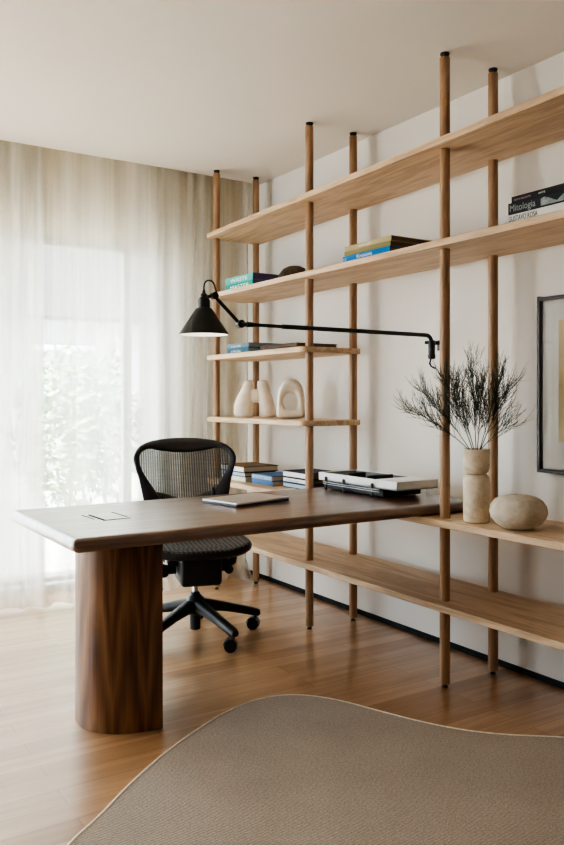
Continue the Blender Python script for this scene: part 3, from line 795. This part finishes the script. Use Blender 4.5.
dkp = plain('page_dark', hexc('#7565a0'), .8); dkb = plain('page_brown', hexc('#6a5f57'), .8)
Z2 = 1.8255
g = 'book stack on the middle long shelf by the left end'
teal = cover('cover_teal', '#2fa392'); teal2 = cover('cover_teal_pale', '#58b7b0'); purp = cover('cover_purple', '#2b2140')
book('lower teal book with pale lettering, under another teal book by the shelf end', 2.40, 4.045, Z2, .19, .32, .040, teal, g, dkp, 0, [('MASTER', .030, .10, .008, .22, tp)])
book('upper pale teal book with pale lettering, on another teal book by the shelf end', 2.40, 4.045, Z2+.0405, .19, .32, .040, teal2, g, dkp, 0, [('WASTE', .030, .10, .008, .20, tp)])
g = 'book stack in the middle of the middle long shelf'
blue = cover('cover_blue', '#1478b8'); olive = cover('cover_olive', '#8d8256'); tan = cover('cover_tan', '#b0a27c')
book('bright blue book with pale lettering, at the bottom of a three-book stack', 2.432, 2.845, Z2, .285, .345, .034, blue, g, dkb, 0, [('Knossos', .023, .062, .013, .11, tp), ('::', .02, .165, .013, .022, tw)])
book('olive book between the blue book and the pale tan book', 2.436, 2.842, Z2+.0345, .285, .335, .022, olive, g, dkb)
book('pale tan book with faint lettering, on top of the three-book stack', 2.440, 2.838, Z2+.057, .29, .335, .024, tan, g, dkb, 0, [('BRASIL', .012, .06, .007, .09, tw)])
g = 'book stack at the right end of the middle long shelf'
white = cover('cover_white', '#cfd0cd'); black = cover('cover_black', '#14161a'); black2 = cover('cover_soft_black', '#1c1a1d')
book('white book with black capital lettering under the black books', 2.405, 1.840, Z2, .26, .34, .031, white, g, None, 0, [('GUSTAVO ROSA', .027, .150, .006, .130, tb)])
bk = book('thick black book with grey serif title, on the white book', 2.402, 1.828, Z2+.0315, .25, .335, .043, black, g, None, 0, [('Mitologia', .036, .158, .011, .115, tg)])
# pale figure printed on the spine of the thick black book
bm = bmesh.new()
fig = [(.02, .006), (.02, .030), (.005, .036), (-.02, .026), (-.05, .012), (-.075, .030), (-.10, .034), (-.11, .006)]
vv = [bm.verts.new((-.1256, y, z)) for y, z in fig]; bm.faces.new(vv)
obj('spine_picture', bm, plain('ink_figure', hexc('#7b8583'), .6, 0, .4, 60), bk, smooth=False)
book('slim black book with small pale lettering, on top of the thick black book', 2.408, 1.830, Z2+.075, .245, .315, .024, black2, g, None, 0, [('ANITA MALFATTI', .010, .145, .007, .075, tpk), ('ARTE', .009, .035, .009, .03, tw)])
Z3 = 1.4495
g = 'books lying on the upper short shelf'
blu1 = cover('cover_slate', '#5f7d92'); blu2 = cover('cover_sea', '#3f6f83'); navy = cover('cover_navy', '#24406a'); grb = cover('cover_greyblue', '#a3b3c6')
book("sea-blue book, bottom of the pair at the upper short shelf's left end", 2.425, 4.06, Z3, .24, .255, .031, blu2, g, grb, 0, [('ATELIER', .014, .08, .008, .12, tp)])
book("slate-blue book, top of the pair at the upper short shelf's left end", 2.425, 4.06, Z3+.0315, .24, .255, .027, blu1, g, grb, 0, [('COLOR', .012, .08, .007, .12, tp)])
brn = cover('cover_brown', '#574434')
book('wide thin dark brown book beside the blue pair on the upper short shelf', 2.47, 3.665, Z3, .27, .37, .032, brn, g, dkb)
Z5 = .6945
g = 'books on the desk-height shelf behind the chair'
ww = cover('cover_white_gloss', '#e4e6e6'); lb = cover('cover_light_blue', '#a9c1d6'); bb = cover('cover_mid_blue', '#5f83b8'); brt = cover('cover_brown_top', '#7a624a'); wh2 = cover('cover_off_white', '#d9d4c8')
drk = cover('cover_dark_slate', '#2f3a4c')
book('pale green-white book at the bottom of the stack beside the chair back', 2.42, 4.13, Z5, .21, .29, .030, cover('cover_pale_green', '#b9c4b4'), g, None, 0, (), .0025, wh2)
book('white book with dark covers, middle of the stack beside the chair back', 2.42, 4.13, Z5+.0305, .21, .29, .026, drk, g, None, 0, [('LIGHT', .012, .09, .007, .10, bb)], .004, lb)
book('white-spined book with brown covers, top of the stack beside the chair back', 2.425, 4.13, Z5+.057, .24, .29, .034, brt, g, M['paper'], 0, [('HOUSE', .016, .09, .010, .13, bb)], .004, ww)
book('mid-blue book, lower of the pair lying in the middle behind the desk', 2.44, 3.84, Z5, .20, .23, .026, bb, g)
book('blue book with a pale spine, upper of the pair in the middle behind the desk', 2.44, 3.845, Z5+.0265, .20, .22, .028, bb, g, None, 0, [('CASA', .014, .07, .007, .1, bb)], .003, lb)
book('pale-blue-spined book at the bottom of the white stack beside the front shelf post', 2.49, 3.565, Z5, .21, .25, .028, drk, g, dkb, 0, (), .0035, lb)
book('white-spined book in the middle of the white stack beside the front shelf post', 2.49, 3.565, Z5+.0285, .21, .25, .028, drk, g, dkb, 0, [('DESIGN', .013, .09, .007, .12, bb)], .0035, ww)
book('white-spined book on top of the white stack beside the front shelf post', 2.49, 3.565, Z5+.057, .21, .25, .034, drk, g, dkb, 0, (), .0035, ww)

# ------------------------------------------------------------------ outdoors: a block of flats and greenery
bd = thing('apartment_building', 'pale apartment building with stacked balconies seen through the sheer curtain', 'building', (5.0, 15.5, -.26))
obj('facade', box((0, 1.0, 1.5), (5.0, 2.0, 3.0)), M['facade_white'], bd, smooth=False)
obj('upper_storey', box((0, .7, 6.2), (5.0, 2.6, 6.4)), M['facade'], bd, smooth=False)
for k in range(2):
    bl = obj('balcony', box((-.3, -.35, 1.55+k*.85), (1.1, .7, .10), .02), M['facade_white'], bd, smooth=False)
    bm = bmesh.new()
    for j in range(9): add_box(bm, (-.83+j*.1325, -.68, 1.78+k*.85), (.02, .02, .40))
    add_box(bm, (-.3, -.68, 1.98+k*.85), (1.1, .03, .03))
    obj('railing', bm, M['facade_dark'], bl, smooth=False)
def shrub(name, label, loc, rx, rz, n, leaf, mat, seed, group):
    rnd = random.Random(seed); t = thing(name, label, 'plant', loc, 0, group)
    obj('stem', tube([(0, 0, 0), (.02, 0, rz*.5), (0, .02, rz)], [.03, .025, .012], 6), M['oak_post'], t)
    bm = bmesh.new()
    for _ in range(n):
        while True:
            p = Vector((rnd.uniform(-1, 1), rnd.uniform(-1, 1), rnd.uniform(-1, 1)))
            if p.length < 1: break
        c = Vector((p.x*rx, p.y*rx, rz*1.05+p.z*rz*.95))
        a = Vector((rnd.gauss(0, 1), rnd.gauss(0, 1), rnd.gauss(0, 1))).normalized(); b = a.orthogonal().normalized()
        s = leaf*rnd.uniform(.7, 1.3)
        bm.faces.new([bm.verts.new(c+a*s), bm.verts.new(c+b*s*.4), bm.verts.new(c-a*s), bm.verts.new(c-b*s*.4)])
    obj('foliage', bm, mat, t, smooth=False)
shrub('garden_shrub', 'green garden shrub seen through the sheer, nearest to the left of the clear glass', (2.95, 9.2, -.26), .70, 1.05, 1300, .085, M['leaf'], 1, 'garden shrubs beyond the window')
shrub('garden_shrub', 'darker green garden shrub seen through the sheer, in the middle of the clear glass', (3.75, 10.2, -.26), .55, .95, 900, .085, M['leaf_dark'], 2, 'garden shrubs beyond the window')
shrub('climbing_vine', 'narrow leafy vine seen through the sheer at the right edge of the clear glass', (2.36, 6.1, -.03), .09, 1.05, 170, .055, M['leaf_dark'], 3, None)

# ------------------------------------------------------------------ light, camera
w = bpy.data.worlds.new('overcast_sky'); bpy.context.scene.world = w; w.use_nodes = True
t = w.node_tree; bg = t.nodes['Background']
bg.inputs['Color'].default_value = (.80, .91, 1.0, 1); bg.inputs['Strength'].default_value = 2.2
def lamp(name, kind, energy, loc, target, size=None, color=(1, 1, 1)):
    d = bpy.data.lights.new(name, kind); d.energy = energy; d.color = color
    if size: d.shape = 'RECTANGLE'; d.size, d.size_y = size
    o = bpy.data.objects.new(name, d); C.objects.link(o); o.location = loc
    o.rotation_euler = (Vector(target)-Vector(loc)).to_track_quat('-Z', 'Y').to_euler(); return o
po = lamp('sky_portal', 'AREA', 1, ((WX0+WX1)/2, YG+.19, 1.1), ((WX0+WX1)/2, 0, 1.1), (WX1-WX0, 2.2)); po.data.cycles.is_portal = True
p2 = lamp('sky_portal', 'AREA', 1, ((UX0+UX1)/2, YG+.19, 1.1), ((UX0+UX1)/2, 0, 1.1), (UX1-UX0, 2.2)); p2.data.cycles.is_portal = True
p3 = lamp('sky_portal', 'AREA', 1, (XL-.19, (LY0+LY1)/2, 1.1), (0, (LY0+LY1)/2, 1.1), (LY1-LY0, 2.2)); p3.data.cycles.is_portal = True
lamp('fill_light', 'AREA', 1.0, (-.6, -1.9, 2.3), (1.4, 3.0, .9), (2.2, 1.2), (1, .97, .93))  # unseen fill lamp added behind the camera
sun = lamp('sun', 'SUN', 7, (0, 8, 6), (.75, 8.12, 5.35)); sun.data.angle = .01

pl = bpy.data.lights.new('lining_light', 'POINT'); pl.energy = .07; pl.shadow_soft_size = .012; pl.color = (1, .95, .88)  # small point light added inside the shade to brighten its lining
plo = bpy.data.objects.new('lining_light', pl); C.objects.link(plo); plo.location = (SX, JY, sz+.034)
cam = bpy.data.cameras.new('camera'); co = bpy.data.objects.new('camera', cam); C.objects.link(co)
co.location = (0, 0, 1.1837); co.rotation_euler = (PI/2, 0, -.5726)
cam.sensor_width = 36; cam.sensor_fit = 'AUTO'; cam.lens = 790.3/845*36
cam.shift_y = -(422.5-398.525)/845; cam.clip_start = .05
sc = bpy.context.scene; sc.camera = co
sc.cycles.use_denoising = True
sc.cycles.max_bounces = 14; sc.cycles.diffuse_bounces = 8; sc.cycles.transparent_max_bounces = 16; sc.cycles.transmission_bounces = 8
sc.cycles.sample_clamp_indirect = 8
sc.cycles.caustics_reflective = False; sc.cycles.caustics_refractive = False
sc.view_settings.view_transform = 'AgX'
sc.view_settings.look = 'AgX - High Contrast'
sc.view_settings.exposure = 2.88
